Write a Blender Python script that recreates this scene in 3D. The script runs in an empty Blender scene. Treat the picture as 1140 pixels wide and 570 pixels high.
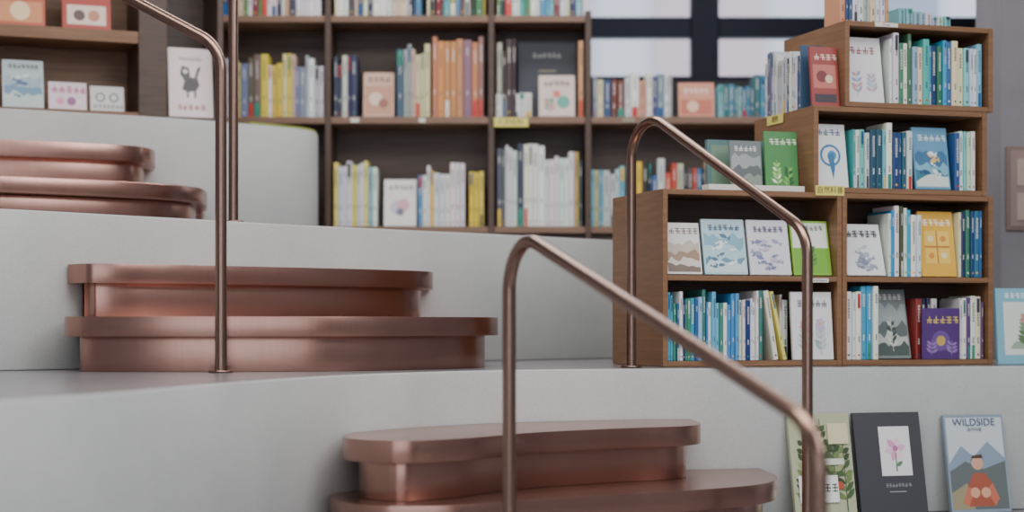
import bpy, math, random
from mathutils import Matrix, Vector
R = random.Random(23)
scene = bpy.context.scene

# ------------------------------------------------------------------ helpers
def lin(c):
    o=[]
    for v in c[:3]:
        v/=255.0
        o.append(v/12.92 if v<=0.04045 else ((v+0.055)/1.055)**2.4)
    return tuple(o)+(1.0,)

class MB:
    def __init__(s): s.v=[];s.f=[];s.c=[];s.m=[];s.s=[]
    def add(s,vs,fs,col=(128,128,128),mat=0,M=None,smooth=False):
        b=len(s.v); lc=lin(col)
        for v in vs:
            v=Vector(v)
            if M is not None: v=M@v
            s.v.append(tuple(v))
        for f in fs:
            s.f.append(tuple(b+i for i in f)); s.c.append(lc); s.m.append(mat); s.s.append(smooth)
    def box(s,x0,y0,z0,x1,y1,z1,col=(128,128,128),mat=0,M=None):
        vs=[(x0,y0,z0),(x1,y0,z0),(x1,y1,z0),(x0,y1,z0),(x0,y0,z1),(x1,y0,z1),(x1,y1,z1),(x0,y1,z1)]
        fs=[(0,3,2,1),(4,5,6,7),(0,1,5,4),(1,2,6,5),(2,3,7,6),(3,0,4,7)]
        s.add(vs,fs,col,mat,M)
    def prism(s,poly,z0,z1,col=(128,128,128),mat=0,M=None,smooth=False,topmat=None):
        n=len(poly)
        vs=[(p[0],p[1],z0) for p in poly]+[(p[0],p[1],z1) for p in poly]
        a=sum(poly[i][0]*poly[(i+1)%n][1]-poly[(i+1)%n][0]*poly[i][1] for i in range(n))
        side=[(i,(i+1)%n,n+(i+1)%n,n+i) for i in range(n)]
        bot=tuple(reversed(range(n))); top=tuple(range(n,2*n))
        if a<0:
            side=[tuple(reversed(f)) for f in side]; bot=tuple(range(n)); top=tuple(reversed(range(n,2*n)))
        s.add(vs,side,col,mat,M,smooth)
        b=len(s.v)-2*n
        for f,mm in ((bot,mat),(top,mat if topmat is None else topmat)):
            s.f.append(tuple(b+i for i in f)); s.c.append(lin(col)); s.m.append(mm); s.s.append(False)
    def build(s,name,mats,M=None,bevel=0,parent=None,segs=2):
        me=bpy.data.meshes.new(name); me.from_pydata(s.v,[],s.f); 
        at=me.color_attributes.new('Col','FLOAT_COLOR','CORNER')
        for p,c,m,sm in zip(me.polygons,s.c,s.m,s.s):
            p.material_index=m; p.use_smooth=sm
            for li in p.loop_indices: at.data[li].color=c
        for m in mats: me.materials.append(m)
        me.update()
        ob=bpy.data.objects.new(name,me); scene.collection.objects.link(ob)
        if M is not None: ob.matrix_world=M
        if bevel:
            b=ob.modifiers.new('bevel','BEVEL'); b.width=bevel; b.segments=segs; b.limit_method='ANGLE'; b.angle_limit=math.radians(50)
        if parent: ob.parent=parent
        return ob

def new_mat(name):
    m=bpy.data.materials.new(name); m.use_nodes=True
    nt=m.node_tree; b=nt.nodes['Principled BSDF']
    return m,nt,b
def N(nt,t,**kw):
    n=nt.nodes.new(t)
    for k,v in kw.items(): setattr(n,k,v)
    return n
def ramp(nt,fac,stops,interp='LINEAR'):
    r=N(nt,'ShaderNodeValToRGB'); r.color_ramp.interpolation=interp
    e=r.color_ramp.elements
    while len(e)>1: e.remove(e[-1])
    e[0].position=stops[0][0]; e[0].color=stops[0][1]
    for p,c in stops[1:]:
        x=e.new(p); x.color=c
    nt.links.new(fac,r.inputs['Fac']); return r.outputs['Color']
def noise(nt,coord,scale,detail=4,rough=.55,vec_scale=None):
    tc=N(nt,'ShaderNodeTexCoord'); v=tc.outputs[coord]
    if vec_scale:
        mp=N(nt,'ShaderNodeMapping'); mp.inputs['Scale'].default_value=vec_scale
        nt.links.new(v,mp.inputs['Vector']); v=mp.outputs['Vector']
    n=N(nt,'ShaderNodeTexNoise'); n.inputs['Scale'].default_value=scale; n.inputs['Detail'].default_value=detail; n.inputs['Roughness'].default_value=rough
    nt.links.new(v,n.inputs['Vector']); return n.outputs['Fac']
def bump(nt,b,h,strength,dist=.002):
    bp=N(nt,'ShaderNodeBump'); bp.inputs['Strength'].default_value=strength; bp.inputs['Distance'].default_value=dist
    nt.links.new(h,bp.inputs['Height']); nt.links.new(bp.outputs['Normal'],b.inputs['Normal'])

def concrete(name,a,b_,rough=.75):
    m,nt,b=new_mat(name)
    n1=noise(nt,'Object',2.2,6,.6); n2=noise(nt,'Object',160,3,.7)
    c1=ramp(nt,n1,[(.3,lin(a)),(.7,lin(b_))])
    c2=ramp(nt,n2,[(.3,(.88,.88,.88,1)),(.6,(1,1,1,1))])
    mx=N(nt,'ShaderNodeMix',data_type='RGBA',blend_type='MULTIPLY'); mx.inputs[0].default_value=1
    nt.links.new(c1,mx.inputs[6]); nt.links.new(c2,mx.inputs[7]); nt.links.new(mx.outputs[2],b.inputs['Base Color'])
    b.inputs['Roughness'].default_value=rough
    bump(nt,b,n2,.12,.002); return m
M_CONC=concrete('concrete_terrazzo',(174,177,176),(189,191,189),.6)
M_TOP=concrete('polished_tread',(108,106,110),(124,121,124),.22)
M_WALL=concrete('grey_plaster',(126,124,130),(138,136,141),.85)
M_DARKW=concrete('dark_panel',(38,36,42),(46,44,50),.7)
M_CEIL=concrete('ceiling_paint',(170,170,170),(180,180,180),.9)
M_FLOOR=concrete('floor_stone',(140,138,136),(160,158,155),.5)

def copper():
    m,nt,b=new_mat('satin_copper')
    n1=noise(nt,'Object',1,0,.5,(300,300,1.5)); n2=noise(nt,'Object',3,3,.5)
    c1=ramp(nt,n1,[(.3,lin((176,136,124))),(.7,lin((181,141,129)))])
    c2=ramp(nt,n2,[(.3,(.94,.92,.92,1)),(.7,(1,1,1,1))])
    mx=N(nt,'ShaderNodeMix',data_type='RGBA',blend_type='MULTIPLY'); mx.inputs[0].default_value=1
    nt.links.new(c1,mx.inputs[6]); nt.links.new(c2,mx.inputs[7]); nt.links.new(mx.outputs[2],b.inputs['Base Color'])
    b.inputs['Metallic'].default_value=1
    rr=N(nt,'ShaderNodeMapRange'); rr.inputs[3].default_value=.262; rr.inputs[4].default_value=.272
    nt.links.new(n1,rr.inputs[0]); nt.links.new(rr.outputs[0],b.inputs['Roughness'])
    return m
M_COP=copper()
def metal(name,col,rough):
    m,nt,b=new_mat(name); n1=noise(nt,'Object',120,3)
    c=ramp(nt,n1,[(.3,lin(tuple(int(x*.96) for x in col))),(.7,lin(col))]); nt.links.new(c,b.inputs['Base Color'])
    b.inputs['Metallic'].default_value=1; b.inputs['Roughness'].default_value=rough; return m
M_RAIL=metal('bronze_tube',(146,118,106),.27)
M_BLACK=metal('dark_steel',(40,42,50),.5)
def wood(name,a,b_,vs=(3,3,40)):
    m,nt,b=new_mat(name); n1=noise(nt,'Object',1.5,6,.6,vs)
    c=ramp(nt,n1,[(.25,lin(a)),(.55,lin(tuple((p+q)//2 for p,q in zip(a,b_)))),(.8,lin(b_))])
    nt.links.new(c,b.inputs['Base Color']); b.inputs['Roughness'].default_value=.45; bump(nt,b,n1,.08,.001); return m
M_WOOD=wood('walnut_veneer',(112,80,56),(150,112,80))
M_WOODD=wood('dark_walnut',(66,50,43),(96,74,62))
M_WOODB=wood('mid_walnut',(112,86,70),(146,114,94))
def vcol(name,rough):
    m,nt,b=new_mat(name); a=N(nt,'ShaderNodeAttribute'); a.attribute_name='Col'
    nt.links.new(a.outputs['Color'],b.inputs['Base Color']); b.inputs['Roughness'].default_value=rough; return m
M_BOOK=vcol('printed_paper',.38)
ARTS=[M_BOOK]
m,nt,b=new_mat('leaf_green'); c=ramp(nt,noise(nt,'Object',14,3),[(.3,lin((30,62,28))),(.7,lin((66,104,46)))]); nt.links.new(c,b.inputs['Base Color']); M_LEAF=m

# ------------------------------------------------------------------ curves
def catmull(P,n=10):
    out=[]
    Q=[Vector(P[0])*2-Vector(P[1])]+[Vector(p) for p in P]+[Vector(P[-1])*2-Vector(P[-2])]
    for i in range(1,len(Q)-2):
        p0,p1,p2,p3=Q[i-1:i+3]
        for k in range(n):
            t=k/n
            out.append(.5*((2*p1)+(p2-p0)*t+(2*p0-5*p1+4*p2-p3)*t*t+(3*p1-p0-3*p2+p3)*t**3))
    out.append(Vector(P[-1])); return [(v.x,v.y) for v in out]
E1=catmull([(-3.9,.3),(-2,1.1),(-1.0,1.9),(-.5,2.9),(-.1,3.7),(.4,4.05),(1.2,4.3),(2.5,4.6),(4.9,5.0)])
E2=catmull([(-3.9,1.2),(-2.6,1.5),(-1.7,2.0),(-1.25,2.6),(-1.06,3.1),(-.968,3.4),(-.861,3.72),(-.768,4.15),(-.635,4.70),(-.444,5.18),(-.193,5.53),(.086,5.74),(.38,5.86),(.676,5.92),(1.12,6.06),(1.787,6.25),(3,6.5),(4.9,6.7)])
E3=catmull([(-3.9,3.9),(-3,4.3),(-2.2,4.95),(-1.57,5.52),(-1.235,5.88),(-.96,6.19),(-.71,6.47),(-.036,7.1),(.356,7.5),(.8,7.85),(1.4,8.0),(2.2,7.95),(4.9,7.9)])
E4=catmull([(-3.9,6.3),(-2.6,6.85),(-2.02,7.1),(-1.38,7.46),(-1.06,7.72),(-.90,7.9),(-.872,8.06),(-.92,8.25),(-1.1,8.38),(-1.4,8.4)])
def edgeY(E,x):
    for a,b in zip(E,E[1:]):
        if a[0]<=x<=b[0] and b[0]>a[0]:
            return a[1]+(b[1]-a[1])*(x-a[0])/(b[0]-a[0])
def terrace(E,z0,z1,tail):
    mb=MB(); mb.prism(list(E)+tail,z0,z1,smooth=True,topmat=1)
    return mb.build('concrete_terrace',[M_CONC,M_TOP],bevel=.006)
terrace(E1,0,.5,[(4.9,9.6),(-3.9,9.6)])
terrace(E2,.5,1.0,[(4.9,9.6),(-3.9,9.6)])
terrace(E3,1.0,1.5,[(4.9,9.6),(-3.9,9.6)])
terrace(E4,1.5,2.0,[(-3.9,8.4)])

# ------------------------------------------------------------------ copper steps
def inset(poly,d):
    n=len(poly); out=[]
    a=sum(poly[i][0]*poly[(i+1)%n][1]-poly[(i+1)%n][0]*poly[i][1] for i in range(n))
    sg=1 if a>0 else -1
    for i in range(n):
        p=Vector(poly[i-1]);q=Vector(poly[i]);r=Vector(poly[(i+1)%n])
        e1=(q-p).normalized(); e2=(r-q).normalized()
        n1=Vector((-e1.y,e1.x))*sg; n2=Vector((-e2.y,e2.x))*sg
        nn=(n1+n2); l=nn.length
        nn=nn/l if l>1e-6 else n1
        k=1/max(.45,nn.dot(n1))
        v=q+nn*d*k; out.append((v.x,v.y))
    return out
def step(front,E,z0,z1,gap=.006):
    xs,xe=front[0][0],front[-1][0]
    f=[(xs,edgeY(E,xs)-gap)]+front[1:-1]+[(xe,edgeY(E,xe)-gap)]
    fc=catmull(f,8)
    back=[(x,y-gap) for x,y in E if xs+.03<x<xe-.03]
    poly=fc+list(reversed(back))
    mb=MB()
    mb.prism(poly,z1-.06,z1,smooth=True)
    sk=inset(poly,.045)
    mb.prism(sk,z0+.001,z1-.0605,smooth=True)
    return mb.build('copper_step',[M_COP],bevel=.005,segs=3)
step([(-.49,0),(-.505,4.97),(-.444,4.80),(-.329,4.71),(-.118,4.74),(.073,4.88),(.328,5.05),(.60,5.22),(.756,5.38),(.829,5.62),(.82,0)],E2,.5,.667)
step([(-.455,0),(-.470,4.98),(-.42,4.85),(-.29,4.78),(-.1215,4.90),(.077,5.17),(.35,5.38),(.5225,5.48),(.59,5.62),(.585,0)],E2,.667,.833)
step([(-1.385,0),(-1.375,5.52),(-1.30,5.40),(-1.0,5.36),(-.7,5.40),(-.45,5.50),(-.2,5.72),(-.07,5.92),(-.05,6.2),(-.10,6.6),(-.14,0)],E3,1.0,1.167)
step([(-1.405,0),(-1.39,5.66),(-1.3,5.60),(-1.1,5.70),(-.85,5.88),(-.6,6.08),(-.4,6.27),(-.30,6.42),(-.29,6.6),(-.31,0)],E3,1.167,1.333)
step([(-2.9,0),(-2.8,6.0),(-2.4,6.05),(-1.75,6.35),(-1.35,6.62),(-1.21,6.82),(-1.195,7.0),(-1.24,7.3),(-1.30,0)],E4,1.5,1.667)
step([(-2.9,0),(-2.8,6.4),(-2.4,6.5),(-1.8,6.74),(-1.5,6.9),(-1.42,7.03),(-1.43,7.2),(-1.48,0)],E4,1.667,1.833)

# ------------------------------------------------------------------ handrails
def handrail(pts,r=.0172,fr=.12):
    P=[Vector(p) for p in pts]; path=[P[0]]
    for i in range(1,len(P)-1):
        a,b,c=P[i-1],P[i],P[i+1]
        d1=(a-b).normalized(); d2=(c-b).normalized(); ang=d1.angle(d2)
        t=fr/math.tan(ang/2); cen=b+(d1+d2).normalized()*(fr/math.sin(ang/2))
        s=b+d1*t; e=b+d2*t; v1=s-cen; v2=e-cen; tot=v1.angle(v2)
        ax=v1.cross(v2).normalized()
        for k in range(19):
            path.append(cen+Matrix.Rotation(tot*k/18,3,ax)@v1)
    path.append(P[-1])
    mb=MB(); n=24; vs=[];fs=[]
    T=(path[1]-path[0]).normalized(); u=T.orthogonal().normalized()
    for i,p in enumerate(path):
        if i==0: t=(path[1]-p)
        elif i==len(path)-1: t=p-path[i-1]
        else: t=path[i+1]-path[i-1]
        t=t.normalized(); u=(u-t*u.dot(t)).normalized(); w=t.cross(u)
        for k in range(n):
            a=2*math.pi*k/n; vs.append(tuple(p+u*math.cos(a)*r+w*math.sin(a)*r))
        if i:
            for k in range(n):
                fs.append(((i-1)*n+k,(i-1)*n+(k+1)%n,i*n+(k+1)%n,i*n+k))
    mb.add(vs,fs,smooth=True)
    for e in (P[0],P[-1]):
        c=[(e.x+math.cos(2*math.pi*k/32)*.036,e.y+math.sin(2*math.pi*k/32)*.036) for k in range(32)]
        mb.prism(c,e.z,e.z+.006,smooth=True)
    return mb.build('handrail',[M_RAIL])
handrail([(-.007,4.5,.501),(-.007,4.5,1.392),(.564,3.3,.951),(.564,3.3,0.001)],fr=.12)
handrail([(.396,5.96,1.001),(.396,5.96,1.885),(.85,5.17,1.41),(.85,5.17,.501)],r=.016)
handrail([(-.862,5.32,1.001),(-.862,5.32,1.965),(-1.62,5.58,2.385),(-1.62,5.58,1.501)])
handrail([(-.977,6.3,1.501),(-.977,6.3,2.46),(-2.33,7.12,2.95),(-2.33,7.12,2.001)])

# ------------------------------------------------------------------ books
WH=[(232,232,230),(222,224,226),(236,234,226),(214,218,220)]
P_BLUE=WH+[(228,230,232)]+[(70,150,190),(40,105,155),(130,195,210),(30,60,100),(80,175,175),(225,220,180),(150,185,205),(60,120,90)]
P_TEAL=WH+[(60,160,165),(110,190,190),(60,110,165),(200,215,200),(40,80,110),(30,70,120),(150,180,200)]
P_MIX=WH+[(226,222,216)]+[(200,70,55),(230,190,70),(40,50,80),(120,40,50),(60,60,65),(90,140,80),(190,150,120),(60,110,160),(205,190,170)]
P_PALE=WH+[(214,200,160),(198,176,166),(226,214,120),(176,180,186),(120,130,150),(206,150,120),(110,90,90),(60,80,120)]
P_DARK=[(50,44,50),(70,60,66),(36,44,70),(90,70,74),(200,196,190),(120,40,44),(150,140,60)]
def contrast(c): 
    l=sum(c)/3
    return (60,64,76) if l>140 else (226,224,216)
def book(mb,M,t,h,dp,col,rich=True):
    c=.0018; r=min(t*.3,.005); o=.003
    poly=[(0,dp),(0,r),(r*.3,r*.3),(r,0),(t-r,0),(t-r*.3,r*.3),(t,r),(t,dp),(t-c,dp),(t-c,.003),(c,.003),(c,dp)]
    mb.prism(poly,0,h,col,0,M)
    mb.box(c,.003,o,t-c,dp-.003,h-o,(228,220,200),0,M)
    e=-.0005; k=contrast(col); acc=R.choice([(200,50,45),(30,90,150),(230,190,60),(50,140,120),k,k])
    def q(x0,z0,x1,z1,cc): mb.add([(x0,e,z0),(x1,e,z0),(x1,e,z1),(x0,e,z1)],[(0,1,2,3)],cc,0,M)
    if R.random()<.3:
        z=R.choice([0,h*.75]); q(r,z+.0005,t-r,z+h*.22,acc)
    w=min(t*.42,.009); x=t/2-w/2; z=h*.90; nn=R.randint(4,9)
    for i in range(nn):
        gh=w*R.uniform(.75,1.0)
        q(x+R.uniform(0,.15)*w,z-gh,x+w,z-gh*.6,k); q(x+.15*w,z-gh*.35,x+w*R.uniform(.7,1),z-gh*.1,k)
        z-=gh*1.25
        if z<h*.4: break
    z=h*.34; w2=w*.6
    for i in range(3):
        q(t/2-w2/2,z-w2,t/2+w2/2,z,k); z-=w2*1.4
    q(t/2-w*.4,h*.05,t/2+w*.4,h*.05+w*.8,acc)
def row(P,th,L,pal,hr,dp=.14,lean=0,tr=(.008,.026),name='shelved_books',setb=.01):
    """books standing in a row; P=left-front-bottom corner, th=row direction"""
    mb=MB(); B=Matrix.Translation(P)@Matrix.Rotation(th,4,'Z'); x=.001
    prev=R.uniform(*hr); col=R.choice(pal)
    while True:
        t=R.uniform(*tr)
        if x+t>L-(.075 if lean else 0): break
        if R.random()<.65: prev=R.uniform(*hr)
        if R.random()<.88: col=R.choice(pal)
        cc=tuple(max(0,min(255,v+R.randint(-10,10))) for v in col)
        h=prev+R.uniform(-.002,.002)
        book(mb,B@Matrix.Translation((x,setb+R.uniform(0,.012),.001)),t,h,dp*R.uniform(.9,1),cc)
        x+=t+.0008
    if lean:
        for a in (.16,.22)[:lean]:
            t=R.uniform(.012,.02); h=hr[1]
            book(mb,B@Matrix.Translation((x+h*math.sin(a)*1.0,setb,.001+0))@Matrix.Rotation(-a,4,'Y'),t,h,dp,(230,220,120) if a>.2 else (236,232,214))
            x+=t+.004
    return mb.build(name,[M_BOOK])

# cover artwork generators (normalised cover coordinates)
def leafp(x,z,a,l,w,col,asp=.75):
    ca,sa=math.cos(a),math.sin(a); pts=[]
    for s,d in ((0,0),(.3,.8),(.6,.9),(1,0),(.6,-.9),(.3,-.8)):
        px=s*l*ca-d*w*sa; pz=s*l*sa+d*w*ca
        pts.append((x+px,z+pz*asp))
    return ('p',pts,col)
def sprig(cx,z0,h,cols,n=5,flower=None):
    o=[('p',[(cx-.008,z0),(cx+.008,z0),(cx+.012,z0+h),(cx,z0+h)],cols[0])]
    for i in range(n):
        z=z0+h*(.15+.75*i/n)
        for sg in (0,1):
            a=math.radians(35+R.uniform(-12,12)); a=a if sg else math.pi-a
            o.append(leafp(cx,z,a,.2*(1-.07*i),.04,R.choice(cols)))
    if flower:
        for k in range(6): o.append(leafp(cx,z0+h,k*math.pi/3+.3,.13,.05,flower))
        o.append(('c',cx,z0+h,.035,(230,190,90)))
    return o
def hills(cols,z=.6):
    o=[]
    for c in cols:
        pts=[(.04,.04),(.96,.04)]
        for k in range(9): pts.append((.96-.115*k,z+R.uniform(-.07,.07)))
        o.append(('p',pts,c)); z*=.68
    return o
def creatures(cols,n=12,x0=.12,x1=.88,z0=.1,z1=.68):
    o=[]
    for i in range(n):
        x=R.uniform(x0,x1-.1); z=R.uniform(z0,z1); a=R.uniform(-.5,.5)+(math.pi if x>.5 else 0)
        c=R.choice(cols); l=R.uniform(.12,.24)
        o.append(leafp(x,z,a,l,l*.26,c)); o.append(leafp(x,z,a+2.6,l*.4,l*.12,c)); o.append(leafp(x,z,a-2.6,l*.4,l*.12,c))
    return o
def cover(P,th,w,h,bg,design=(),lean=.16,t=.012,name='picture_book'):
    mb=MB()
    mb.box(0,0,0,w,.002,h,bg); mb.box(0,t-.002,0,w,t,h,bg); mb.box(0,.002,0,.002,t-.002,h,bg)
    mb.box(.0025,.002,.003,w-.003,t-.002,h-.003,(230,224,208))
    e=-.0004
    for i,d in enumerate(design):
        y=e-.00006*i
        if d[0]=='r': x0,z0,x1,z1=[a*b for a,b in zip(d[1:5],(w,h,w,h))]; mb.add([(x0,y,z0),(x1,y,z0),(x1,y,z1),(x0,y,z1)],[(0,1,2,3)],d[5],0)
        if d[0]=='c':
            cx,cz,rr=d[1]*w,d[2]*h,d[3]*w
            mb.add([(cx+math.cos(2*math.pi*k/28)*rr,y,cz+math.sin(2*math.pi*k/28)*rr) for k in range(28)],[tuple(range(28))],d[4],0)
        if d[0]=='p':
            mb.add([(min(max(a,.01),.99)*w,y,min(max(b,.01),.99)*h) for a,b in d[1]],[tuple(range(len(d[1])))],d[2],0)
        if d[0]=='t':
            x,z,x1,g=d[1]*w,d[2]*h,d[3]*w,d[4]*h
            while x<x1:
                gw=g*R.uniform(.7,.95)
                for (a0,b0,a1,b1) in ((0,.42,1,.58),(.42,0,.6,1),(0,.82,.9,.96) if R.random()<.6 else (.1,0,.25,.5),(.75,0,.9,.45) if R.random()<.5 else (.05,.05,.95,.18)):
                    mb.add([(x+a0*gw,y,z+b0*g),(x+a1*gw,y,z+b0*g),(x+a1*gw,y,z+b1*g),(x+a0*gw,y,z+b1*g)],[(0,1,2,3)],d[5],0); y-=.00001
                x+=gw*1.22
    M=Matrix.Translation((P[0],P[1],P[2]+t*math.sin(lean)+.001))@Matrix.Rotation(th,4,'Z')@Matrix.Rotation(-lean,4,'X')
    return mb.build(name,ARTS,M)
def text(s,M,size,col,name='lettering',parent=None):
    c=bpy.data.curves.new(name,'FONT'); c.body=s; c.size=size; c.align_x='CENTER'; c.align_y='CENTER'; c.extrude=.0001
    ob=bpy.data.objects.new(name,c); scene.collection.objects.link(ob)
    mm,nt,b=new_mat('ink'); b.inputs['Base Color'].default_value=lin(col); c.materials.append(mm)
    ob.parent=parent; ob.matrix_parent_inverse=Matrix.Identity(4)
    ob.matrix_local=M@Matrix.Rotation(math.radians(90),4,'X')
    return ob
def label(P,th,w,h,s,bg=(226,216,110)):
    mb=MB(); mb.box(-w/2,-.002,-h/2,w/2,0,h/2,bg)
    ob=mb.build('shelf_label',[M_BOOK],Matrix.Translation(P)@Matrix.Rotation(th,4,'Z'))
    if s: text(s,Matrix.Translation((0,-.0025,0)),h*.75,(40,40,40),parent=ob)
    return ob

# ------------------------------------------------------------------ right modular bookcases
TH=math.radians(17.5); O=Vector((1.15,6.25,0)); U=Vector((math.cos(TH),math.sin(TH),0)); V=Vector((-math.sin(TH),math.cos(TH),0))
def L(u,v,z): return O+U*u+V*v+Vector((0,0,z))
BM=Matrix.Translation(O)@Matrix.Rotation(TH,4,'Z')
def module(u0,u1,z0,rows,D=.48,rh=.3,name='wooden_bookcase'):
    mb=MB(); t=.018; H=rows*rh; W=u1-u0
    mb.box(0,0,0,t,D,H); mb.box(W-t,0,0,W,D,H)
    for k in range(rows+1):
        z=0 if k==0 else (H-t if k==rows else k*rh-t/2)
        mb.box(t+.0003,.002,z,W-t-.0003,D-.002,z+t)
    mb.box(t+.0003,.235,t,W-t-.0003,.245,H-t,mat=1)
    return mb.build(name,[M_WOOD,M_WOODD],BM@Matrix.Translation((u0,0,z0)),bevel=.0015)
G=.001
module(-.673,-.002,1.0+G,2)
module(0,.6,1.0+G,2)
module(-.11,.575,1.6+2*G,1)
module(.01,.6,1.9+3*G,1)
Z1,Z2,Z3,Z4=1.922,1.621,1.3115,1.020
# row 1
cover(L(.035,.03,Z1),TH,.145,.235,(226,224,226),sprig(.3,.08,.45,[(150,160,190),(200,150,160)],4)+sprig(.7,.12,.35,[(170,190,200),(190,170,180)],4)+[('t',.15,.74,.85,.11,(150,80,90))])
row(L(.195,0,Z1),TH,.375,P_BLUE,(.2,.25),.16)
# row 2
cover(L(-.085,.03,Z2),TH,.125,.225,(226,228,228),[('c',.5,.5,.32,(50,120,170)),('c',.5,.5,.25,(226,228,228)),('c',.55,.5,.14,(60,140,180)),('p',[(.4,.5),(.55,.12),(.62,.3),(.6,.55)],(40,110,160)),('t',.15,.82,.85,.1,(60,90,120))])
row(L(.05,0,Z2),TH,.24,P_TEAL,(.19,.235),.16)
cover(L(.30,.02,Z2),TH,.14,.225,(96,150,184),hills([(60,110,150),(120,180,200),(50,120,140),(210,220,215)],.6)+creatures([(225,235,235),(40,80,120),(230,190,110)],9)+[('t',.15,.78,.85,.1,(225,232,235))])
row(L(.45,0,Z2),TH,.10,P_TEAL+[(40,80,140)]*4,(.19,.23),.16)
# row 3
cover(L(.03,.02,Z3),TH,.15,.19,(225,226,226),creatures([(150,160,180),(180,190,200),(120,130,150)],16,z1=.6)+[('t',.12,.74,.88,.13,(60,60,70))],lean=.3)
row(L(.19,0,Z3),TH,.13,WH+WH+[(60,70,60),(200,205,180),(40,150,190),(30,50,60),(60,110,150)],(.22,.255),.17)
cover(L(.325,.02,Z3),TH,.14,.235,(228,176,60),[('r',.15,.2,.85,.7,(240,200,90)),('r',.48,.2,.52,.7,(190,120,50)),('r',.15,.44,.85,.47,(190,120,50)),('c',.32,.58,.08,(240,225,180)),('c',.68,.58,.08,(220,140,60)),('c',.32,.32,.08,(220,140,60)),('c',.68,.32,.08,(240,225,180)),('t',.12,.78,.88,.1,(250,245,230))])
row(L(.47,0,Z3),TH,.108,P_BLUE,(.2,.255),.16)
# row 4
row(L(.02,0,Z4),TH,.13,[(60,150,200),(232,232,230),(225,228,230),(120,190,215),(236,234,226),(40,100,160)],(.235,.262),.17)
cover(L(.158,.04,Z4),TH,.135,.25,(120,128,128),hills([(150,160,160),(90,100,100),(180,186,180),(70,84,80)],.75)+sprig(.5,.1,.5,[(200,206,196),(60,74,66)],5)+[('t',.2,.85,.8,.08,(225,225,220))],lean=.22)
row(L(.305,.02,Z4),TH,.09,P_DARK+[(140,60,40)],(.2,.22),.15)
cover(L(.315,.003,Z4),TH,.15,.18,(84,54,116),[('c',.5,.36,.24,(110,80,150)),('c',.5,.36,.12,(200,170,90))]+sprig(.25,.08,.3,[(150,120,180)],3)+sprig(.78,.08,.3,[(150,120,180)],3)+[('t',.12,.7,.88,.14,(215,190,110))],lean=.0,t=.006)
row(L(.47,.0,Z4),TH,.108,WH+[(220,215,200),(90,60,110),(180,150,90)],(.2,.23),.15)
# low unit upper row (face-out)
D1=hills([(190,176,160),(150,120,96),(210,200,190),(110,90,76)],.62)+[('t',.15,.78,.85,.12,(110,90,80))]
D2=hills([(120,170,190),(170,206,214),(90,140,170),(200,220,222)],.7)+creatures([(60,110,140),(230,238,238)],10)+[('t',.15,.8,.85,.1,(60,90,120))]
D3=creatures([(150,150,180),(110,120,160),(190,180,200)],16,z1=.62)+[('t',.15,.78,.85,.1,(80,80,110))]
D4=[('r',.04,.5,.96,.96,(222,226,214)),('r',.04,.04,.96,.5,(110,170,40))]+sprig(.5,.1,.5,[(60,120,40),(80,140,50)],5)+[('t',.15,.82,.85,.09,(60,70,60))]
for u,w,h,bg,ds in ((-.645,.13,.18,(222,218,214),D1),(-.505,.16,.195,(176,206,216),D2),(-.335,.155,.195,(216,216,224),D3),(-.17,.145,.195,(130,180,50),D4)):
    cover(L(u,.03,Z3),TH,w,h,bg,ds,lean=.22)
# low unit lower row
row(L(-.65,0,Z4),TH,.43,[(232,232,230),(60,140,190),(226,228,230),(110,180,215),(40,90,150),(228,224,200),(30,60,110),(80,160,190),(60,130,110),(150,200,220)],(.19,.24),.15,lean=2,tr=(.006,.018))
row(L(-.205,.06,Z4),TH,.04,WH+[(60,130,90)],(.2,.24),.15)
cover(L(-.185,.008,Z4),TH,.155,.235,(226,226,228),sprig(.3,.1,.4,[(170,190,170),(190,200,210)],4,(210,160,170))+sprig(.7,.08,.45,[(150,180,170),(190,200,210)],4,(200,180,210))+[('t',.15,.78,.85,.1,(120,130,140))],lean=.1)
# on low unit top
cover(L(-.375,.1,1.603),TH,.12,.18,(110,116,118),hills([(150,156,156),(90,96,100),(130,140,130)],.7)+[('t',.15,.8,.85,.1,(225,225,220))],lean=.12,t=.01)
cover(L(-.25,.085,1.603),TH,.125,.215,(72,136,76),sprig(.35,.08,.45,[(150,200,110),(220,235,200)],5)+sprig(.7,.06,.4,[(120,180,90),(40,100,50)],5)+[('t',.15,.78,.85,.1,(225,235,215))],lean=.1,t=.01)
cover(L(-.42,.2,1.603),TH,.3,.19,(86,120,120),[('r',.05,.1,.5,.9,(110,140,120)),('r',.52,.1,.95,.9,(70,110,100))],lean=.05,t=.02)
mb=MB(); z=.002
for i in range(2):
    mb.box(0,0,z,.36,.06,z+.009,(224,222,214)); mb.box(.002,.003,z+.002,.357,.057,z+.0072,(236,232,220)); z+=.0095
mb.build('stacked_magazines',[M_BOOK],BM@Matrix.Translation((-.5,.012,1.601)))
# on row-2 top, left of row-1 box
row(L(-.105,.42,1.904),TH-math.pi/2,.3,[(60,80,120),(210,214,214),(40,60,90),(180,190,200),(90,110,130)],(.19,.235),.09,setb=.003)
cover(L(-.1,.03,1.903),TH,.105,.21,(150,64,60),[('r',.08,.3,.92,.7,(190,110,96)),('c',.4,.5,.2,(120,50,54)),('c',.66,.46,.14,(225,190,170)),('t',.15,.78,.85,.1,(230,210,190)),('r',.1,.06,.9,.2,(60,50,60))],lean=.12)
label(L(-.05,-.001,1.608),TH,.11,.034,'自然科普')
label(L(-.10,-.001,1.296),TH,.09,.014,'Nature & Science',(226,222,214))
label(L(.17,-.001,2.194),TH,.09,.014,'Ocean',(226,222,214))
label(L(-.112,.30,1.885),TH-math.pi/2,.13,.034,'植物')
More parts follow.
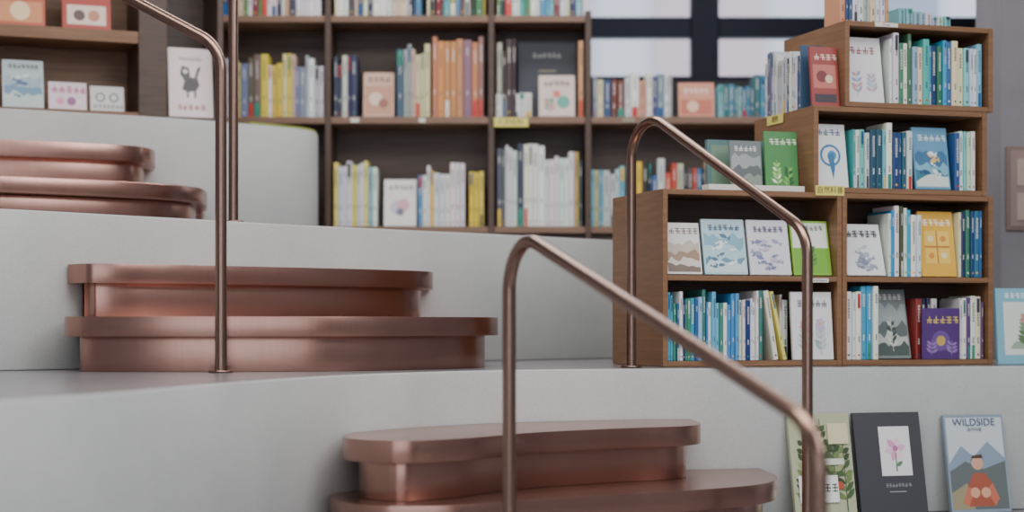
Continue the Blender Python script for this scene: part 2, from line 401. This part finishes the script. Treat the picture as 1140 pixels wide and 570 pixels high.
# on very top
row(L(.03,.06,2.205),TH,.2,P_PALE,(.16,.2),.12)
row(L(.3,.12,2.205),TH,.22,P_TEAL,(.05,.08),.12,tr=(.02,.03))
# leaning book right of bookcase
cover((1.733,6.40,1.0),TH*.6,.23,.272,(120,176,196),[('r',.12,.12,.88,.82,(214,220,214)),('t',.15,.87,.85,.07,(235,240,240)),('p',[(.2,.2),(.8,.2),(.7,.3),(.3,.3)],(150,170,150))]+sprig(.5,.2,.4,[(90,120,80),(120,150,110)],5,(200,140,130)),lean=.1)
# books leaning on lower terrace riser
def lowc(x,w,h,bg,ds,t=.015):
    th=math.atan2(edgeY(E2,x+w)-edgeY(E2,x),w)
    lean=.2
    y=edgeY(E2,x)-h*math.sin(lean)-t-.012
    return cover((x,y,.501),th,w,h,bg,ds,lean=lean,t=t)
GR=[(70,96,56),(110,130,76),(150,160,110),(56,74,46)]
lowc(.935,.225,.348,(176,180,148),sprig(.2,.05,.8,GR,8)+sprig(.5,.35,.6,GR,7)+sprig(.85,.05,.8,GR,8)+sprig(.35,.1,.6,GR,6)+sprig(.68,.3,.5,GR,6)+[('c',.3,.75,.08,(206,150,80)),('c',.75,.3,.06,(180,80,60)),('r',.08,.14,.72,.4,(232,232,226)),('t',.14,.24,.66,.08,(60,90,60)),('r',.5,.5,.85,.56,(210,215,200)),('r',.62,.7,.95,.9,(214,206,170))])
lowc(1.165,.25,.348,(64,64,70),[('r',.36,.38,.82,.86,(226,226,228))]+[leafp(.59,.64,k*math.pi/3+.2,.17,.05,c) for k,c in enumerate([(225,170,200),(235,200,215),(214,150,190),(230,190,215),(220,160,190),(240,210,220)])]+[('c',.59,.645,.04,(180,110,150)),('p',[(.58,.42),(.6,.42),(.6,.6),(.585,.6)],(90,120,90)),leafp(.59,.47,.6,.12,.03,(100,130,100)),('t',.4,.27,.78,.035,(150,150,155)),('r',.45,.22,.7,.23,(150,150,155))])
o=lowc(1.49,.225,.335,(132,150,166),[('r',.03,.03,.97,.97,(196,204,210)),('p',[(.03,.5),(.25,.68),(.45,.57),(.7,.72),(.97,.55),(.97,.3),(.03,.3)],(130,148,168)),('p',[(.03,.42),(.3,.52),(.6,.44),(.97,.52),(.97,.03),(.03,.03)],(96,104,104)),('p',[(.03,.2),(.3,.3),(.4,.03),(.03,.03)],(150,140,110)),
 ('p',[(.3,.06),(.74,.06),(.72,.3),(.6,.4),(.42,.4),(.3,.26)],(160,84,64)),('c',.5,.5,.1,(206,160,136)),('p',[(.38,.5),(.42,.58),(.58,.59),(.63,.5),(.6,.55),(.42,.55)],(80,60,50)),('p',[(.3,.26),(.2,.1),(.3,.06),(.42,.24)],(190,110,84)),('p',[(.72,.3),(.82,.14),(.74,.06),(.62,.22)],(190,110,84)),('c',.42,.2,.08,(214,160,130)),('c',.6,.2,.08,(214,160,130))])
text('WILDSIDE',Matrix.Translation((.112,-.004,.308)),.036,(70,90,120),parent=o)
text('海洋科普',Matrix.Translation((.112,-.004,.283)),.014,(70,90,120),parent=o)

# ------------------------------------------------------------------ back bookcase (on upper terrace)
YB=8.5
mb=MB(); t=.02
X0,X1,X2,X3,X4=-1.75,-.871,-.098,.361,1.30
ZB=[1.608,2.127,2.607,3.09]
for x,zt in ((X0,3.11),(X1,3.11),(X2,3.11),(X3,2.63),(X4,2.14)):
    mb.box(x-.014,0,0.001,x+.014,.30,zt-1.5)
for i,z in enumerate(ZB):
    xr=X4 if i<2 else X3
    for a,b2 in ((X0,X1),(X1,X2),(X2,X3),(X3,X4)):
        if b2<=xr+.001: mb.box(a+.0145,.003,z-.032-1.5,b2-.0145,.297,z-1.5,mat=1)
mb.box(X0+.0145,.28,.08,X3-.0145,.29,1.55,mat=0)
mb.box(X0+.0145,.04,.001,X4-.0145,.06,.07,mat=0)
mb.box(X3+.0145,.28,.08,X4-.0145,.29,.6,mat=0)
mb.build('wooden_bookcase',[M_WOODD,M_WOODB],Matrix.Translation((0,YB,1.5)),bevel=.002)
def bx(px): return (px-570)/235.3
def brow(px0,px1,z,pal,hr,**k): row((bx(px0),YB,z+.001),0,bx(px1)-bx(px0),pal,hr,.17,**k)
def bcov(px0,px1,z,h,bg,ds,y=.02,**k): cover((bx(px0),YB+y,z+.001),0,bx(px1)-bx(px0),h,bg,ds,**k)
TR=(.012,.034)
# top row
brow(170,360,ZB[2],P_MIX,(.2,.3),tr=TR); brow(372,470,ZB[2],P_BLUE+P_MIX,(.22,.3),tr=TR); brow(475,541,ZB[2],P_BLUE+P_DARK,(.22,.3),tr=TR); brow(553,648,ZB[2],P_BLUE+P_MIX,(.2,.3),tr=TR)
# middle row
brow(170,262,ZB[1],P_PALE,(.22,.28),tr=TR); brow(264,361,ZB[1],P_PALE+[(220,196,70),(50,50,60)],(.23,.3),tr=TR)
brow(371,400,ZB[1],[(196,196,80),(60,60,50),(214,210,190),(50,60,90)],(.24,.34),tr=TR)
bcov(404,438,ZB[1],.215,(206,170,150),[('r',.05,.05,.95,.7,(190,140,116)),('c',.4,.4,.22,(222,196,176)),('c',.66,.3,.16,(150,90,80)),('t',.15,.78,.85,.12,(110,70,60))])
brow(441,480,ZB[1],P_PALE+[(170,170,172)]*3,(.29,.35),tr=TR)
brow(481,541,ZB[1],[(196,88,62),(206,130,120),(140,100,110),(206,190,180),(200,130,90),(204,84,60),(190,70,60)],(.34,.39),tr=(.022,.045))
brow(553,576,ZB[1],[(60,56,60),(110,100,104),(180,176,170)],(.28,.38),tr=TR)
bcov(577,643,ZB[1],.385,(40,48,66),[('r',.03,.05,.95,.95,(34,42,60)),('t',.25,.78,.75,.06,(190,190,190)),('r',.35,.6,.65,.62,(150,140,110))],y=.12,t=.03)
bcov(600,640,ZB[1],.20,(216,196,186),sprig(.3,.1,.4,[(90,150,130),(200,110,100)],4)+[('c',.68,.35,.18,(90,160,150)),('c',.5,.55,.1,(214,110,90)),('t',.15,.75,.85,.12,(90,60,60))],y=.012)
brow(552,597,ZB[1],WH,(.10,.12),tr=(.02,.03))
brow(644,655,ZB[1],P_PALE,(.3,.37),tr=(.02,.03))
brow(660,752,ZB[1],P_PALE+[(60,50,50),(30,40,60),(200,150,80),(120,60,50)],(.17,.22),tr=(.012,.04))
bcov(756,796,ZB[1],.165,(206,140,116),[('r',.06,.06,.94,.5,(190,100,80)),('c',.4,.3,.16,(226,190,160)),('t',.15,.68,.85,.15,(240,225,210))])
brow(800,860,ZB[1],[(60,130,165),(40,90,140),(130,180,200),(50,110,120)],(.14,.2),tr=TR)
# bottom row
brow(371,424,ZB[0],WH+[(226,214,120),(206,190,80),(120,170,200),(226,206,90)],(.26,.33),tr=(.01,.026))
bcov(427,463,ZB[0],.225,(224,222,220),[('c',.4,.4,.22,(190,190,200)),('c',.6,.45,.2,(210,160,176)),('c',.5,.3,.12,(110,110,130)),('t',.15,.78,.85,.1,(80,80,90))])
brow(465,522,ZB[0],WH+[(230,206,80),(50,110,180),(60,60,70),(160,80,120),(90,150,200)],(.23,.31),tr=(.01,.028))
brow(522,541,ZB[0],[(226,196,60),(230,206,90)],(.25,.28),tr=(.018,.026))
brow(553,652,ZB[0],WH*2+[(160,50,50),(60,64,72),(120,160,190),(190,150,90),(70,120,170),(90,94,110),(40,50,90)],(.31,.39),tr=(.012,.03))
brow(658,702,ZB[0],[(110,176,196),(206,180,120),(190,200,200),(80,140,170)],(.24,.31),tr=TR)
brow(704,870,ZB[0],P_DARK+P_MIX,(.24,.33),tr=TR)
label((bx(568),YB+.002,2.075+.026),0,.17,.042,'人文社科')
label((bx(470),YB+.002,2.111),0,.03,.02,'',(226,222,210)); label((bx(395),YB+.002,2.111),0,.04,.02,'',(226,222,210)); label((bx(700),YB+.002,2.111),0,.06,.02,'',(150,140,120))

# ------------------------------------------------------------------ left bookcase on the top terrace
TL=math.radians(22)
LO=Vector((-2.30,7.12,2.0)); 
LM=Matrix.Translation(LO)@Matrix.Rotation(TL,4,'Z')
def LL(u,v,z): return LM@Vector((u,v,z))
mb=MB(); W1=.86; W2=1.19
for a,b2 in ((0,.02),(W1-.02,W1+.10),(W2-.015,W2+.01)): mb.box(a,0,0.001,b2,.28,1.2,mat=1 if a>.5 else 0)
for z in (.001,.325,.7,1.18):
    mb.box(.0205,.002,z,W1-.0205,.278,z+.05 if z>.1 else .035)
for z in (.001,.7): mb.box(W1+.1005,.002,z,W2-.0155,.278,z+.025,mat=1)
mb.box(.0205,.27,.036,W1-.0205,.28,1.18,mat=0); mb.box(W1+.1005,.27,.03,W2-.0155,.28,1.2,mat=1)
mb.build('wooden_bookcase',[M_WOOD,M_WOODD],LM@Matrix.Translation((0,.13,0)),bevel=.002)
def lcov(u,z,w,h,bg,ds,**k): cover(LL(u,.16,z),TL,w,h,bg,ds,**k)
lcov(.06,.037,.13,.17,(210,200,190),[('r',.1,.1,.9,.7,(190,120,100))])
lcov(.29,.037,.165,.2,(190,206,210),hills([(160,186,196),(110,146,176),(190,206,200)],.65)+creatures([(80,110,150),(226,232,232)],7)+[('t',.15,.82,.85,.09,(70,80,90))])
lcov(.475,.037,.155,.115,(226,206,214),[('t',.08,.6,.9,.26,(180,50,110)),('c',.3,.3,.1,(225,140,180)),('c',.6,.3,.12,(150,90,140)),('c',.8,.28,.07,(240,220,225))])
lcov(.645,.037,.14,.105,(206,206,204),[('c',.3,.55,.14,(90,90,100)),('c',.3,.55,.1,(206,206,204)),('c',.7,.55,.14,(90,90,100)),('c',.7,.55,.1,(206,206,204)),('t',.1,.1,.9,.16,(120,120,130))])
lcov(.26,.377,.2,.2,(190,90,60),[('r',.06,.06,.94,.5,(214,140,90)),('c',.5,.3,.2,(240,210,170)),('t',.2,.7,.8,.1,(235,220,200))])
lcov(.53,.377,.2,.2,(170,60,50),[('r',.1,.08,.9,.5,(230,205,190)),('c',.35,.28,.12,(90,70,70)),('c',.65,.28,.12,(190,130,100)),('t',.2,.7,.8,.1,(235,220,200))])
lcov(.975,.027,.19,.3,(230,216,214),[('t',.25,.82,.75,.05,(90,90,95)),('t',.2,.1,.8,.08,(170,60,60)),
  ('p',[(.3,.4),(.42,.36),(.62,.38),(.7,.46),(.66,.56),(.5,.58),(.36,.52)],(70,66,70)),('p',[(.36,.52),(.5,.56),(.46,.72),(.3,.74),(.26,.62)],(80,76,80)),('p',[(.55,.5),(.62,.5),(.74,.74),(.66,.72)],(80,76,80)),('c',.38,.66,.05,(226,220,218)),('p',[(.4,.28),(.44,.28),(.46,.4),(.41,.4)],(80,76,80)),('p',[(.58,.28),(.62,.28),(.62,.4),(.57,.4)],(80,76,80))],lean=.12)
# lime felt strip lying along the rim of the top terrace
rim=[p for p in E4 if p[1]>7.66 and p[1]<8.2]
mb=MB(); inn=[(x-.05,y+.035) for x,y in rim]; out_=[(x-.008,y+.004) for x,y in rim]
mb.prism(out_+list(reversed(inn)),2.001,2.010,(150,160,80),smooth=False)
mb.build('felt_edge_strip',[M_BOOK])

# ------------------------------------------------------------------ room shell
def simple(name,x0,y0,z0,x1,y1,z1,mat):
    mb=MB(); mb.box(x0,y0,z0,x1,y1,z1); return mb.build(name,[mat])
simple('floor',-4,-4,-.1,5,9.7,0,M_FLOOR)
simple('ceiling',-4,-4,4.6,5,9.9,4.7,M_CEIL)
simple('wall_left',-4.1,-4,0,-4,9.9,4.6,M_WALL)
simple('wall_right',5,-4,0,5.1,9.9,4.6,M_WALL)
simple('wall_back',-4,9.7,0,5,9.85,2.46,M_DARKW)
mb=MB()
for x in (-4,-2.3,-.6,.97,2.6,4.1): mb.box(x,9.72,2.46,x+.15,9.82,4.6)
for z in (2.46,2.70,3.6,4.5):
    xs=(-4,-2.3,-.6,.97,2.6,4.1,4.85)
    for a,b2 in zip(xs,xs[1:]): mb.box(a+.1503,9.73,z,b2-.0003,9.81,min(4.599,z+(.11 if z>2.5 else .03)))
mb.build('window_1',[M_BLACK],bevel=.004)
mb=MB()  # unseen dark bars added behind the camera, giving the copper its highlight bands
mb.box(-4,-4,0,5,-3.9,.4)
for x in (-4,-2.2,-.4,1.4,3.2,4.6): mb.box(x,-4,.4,x+.4,-3.9,4.6)
mb.build('reflection_bars',[M_DARKW])
# pillar and framed panel at the right
simple('concrete_pillar',2.0,7.35,1.001,3.1,7.75,4.599,M_WALL)
mb=MB()
mb.box(0,-.012,0,.5,0,.34,(120,96,88)); mb.box(.015,-.016,.015,.485,-.012,.325,(140,118,112))
for i in range(3):
    for j in range(2):
        mb.box(.04+.15*i,-.022,.04+.14*j,.15+.15*i,-.016,.15+.14*j,R.choice([(190,160,150),(150,120,120),(170,150,140)]))
mb.build('wall_picture_frame',[M_BOOK],Matrix.Translation((2.02,7.349,1.53)))
# outdoor building seen through the window
mb=MB(); mb.box(-8,15,0,10,15.5,12,(210,216,226))
for i in range(12):
    for k in range(8):
        mb.box(-7.5+i*1.45,14.95,.6+k*1.3,-6.6+i*1.45,14.999,1.5+k*1.3,R.choice([(150,164,186),(226,230,238),(206,192,198),(160,178,200)]))
mb.build('neighbouring_building',[M_BOOK])
# hanging plant, top right
mb=MB()
def leaf(P,d,l,w):
    d=Vector(d).normalized(); s=d.cross(Vector((0,1,.3))).normalized(); n=d.cross(s)
    c=[]; 
    for k in range(7):
        t_=k/6; ww=w*math.sin(math.pi*min(1,t_*.95+.03)); p=Vector(P)+d*l*t_+n*(.2*l*t_*t_)
        c.append((p-s*ww,p+n*ww*.3,p+s*ww))
    vs=[tuple(q) for tr_ in c for q in tr_]; fs=[]
    for k in range(6):
        for j in range(2): fs.append((k*3+j,k*3+j+1,k*3+j+4,k*3+j+3))
    mb.add(vs,fs,smooth=True)
for i in range(36):
    z=4.1-i*.0555; p=(1.585+R.uniform(-.02,.03),5.5+R.uniform(-.03,.03),z)
    a=R.uniform(0,6.28); leaf(p,(math.cos(a)*.6,math.sin(a)*.6,-.7),.1,.028)
mb.box(1.588,5.498,2.12,1.592,5.502,4.598)
mb.build('hanging_ivy',[M_LEAF])

# ------------------------------------------------------------------ lighting
w=bpy.data.worlds.new('World'); scene.world=w; w.use_nodes=True
bg=w.node_tree.nodes['Background']; bg.inputs[0].default_value=(.88,.93,1.0,1); bg.inputs[1].default_value=2.4
def area(name,loc,rot,sx,sy,e,col):
    l=bpy.data.lights.new(name,'AREA'); l.shape='RECTANGLE'; l.size=sx; l.size_y=sy; l.energy=e; l.color=col
    o=bpy.data.objects.new(name,l); scene.collection.objects.link(o); o.location=loc; o.rotation_euler=rot
area('ceiling_light',(0,3.2,4.5),(0,0,0),5,2.2,250,(1,.97,.94))
area('ceiling_light',(.5,7.2,4.5),(0,0,0),5,1.0,140,(1,.97,.94))
area('skylight_panel',(3.6,1.5,4.3),(0,math.radians(35),0),2,4,200,(.94,.96,1))

# ------------------------------------------------------------------ camera
cam=bpy.data.cameras.new('Camera'); co=bpy.data.objects.new('Camera',cam); scene.collection.objects.link(co)
co.location=(0,0,1.141); co.rotation_euler=(math.radians(90),0,0)
cam.sensor_width=36; cam.lens=2000/1140*36; cam.shift_y=77/1140; cam.clip_end=100
cam.dof.use_dof=True; cam.dof.focus_distance=5.75; cam.dof.aperture_fstop=1.55
scene.camera=co
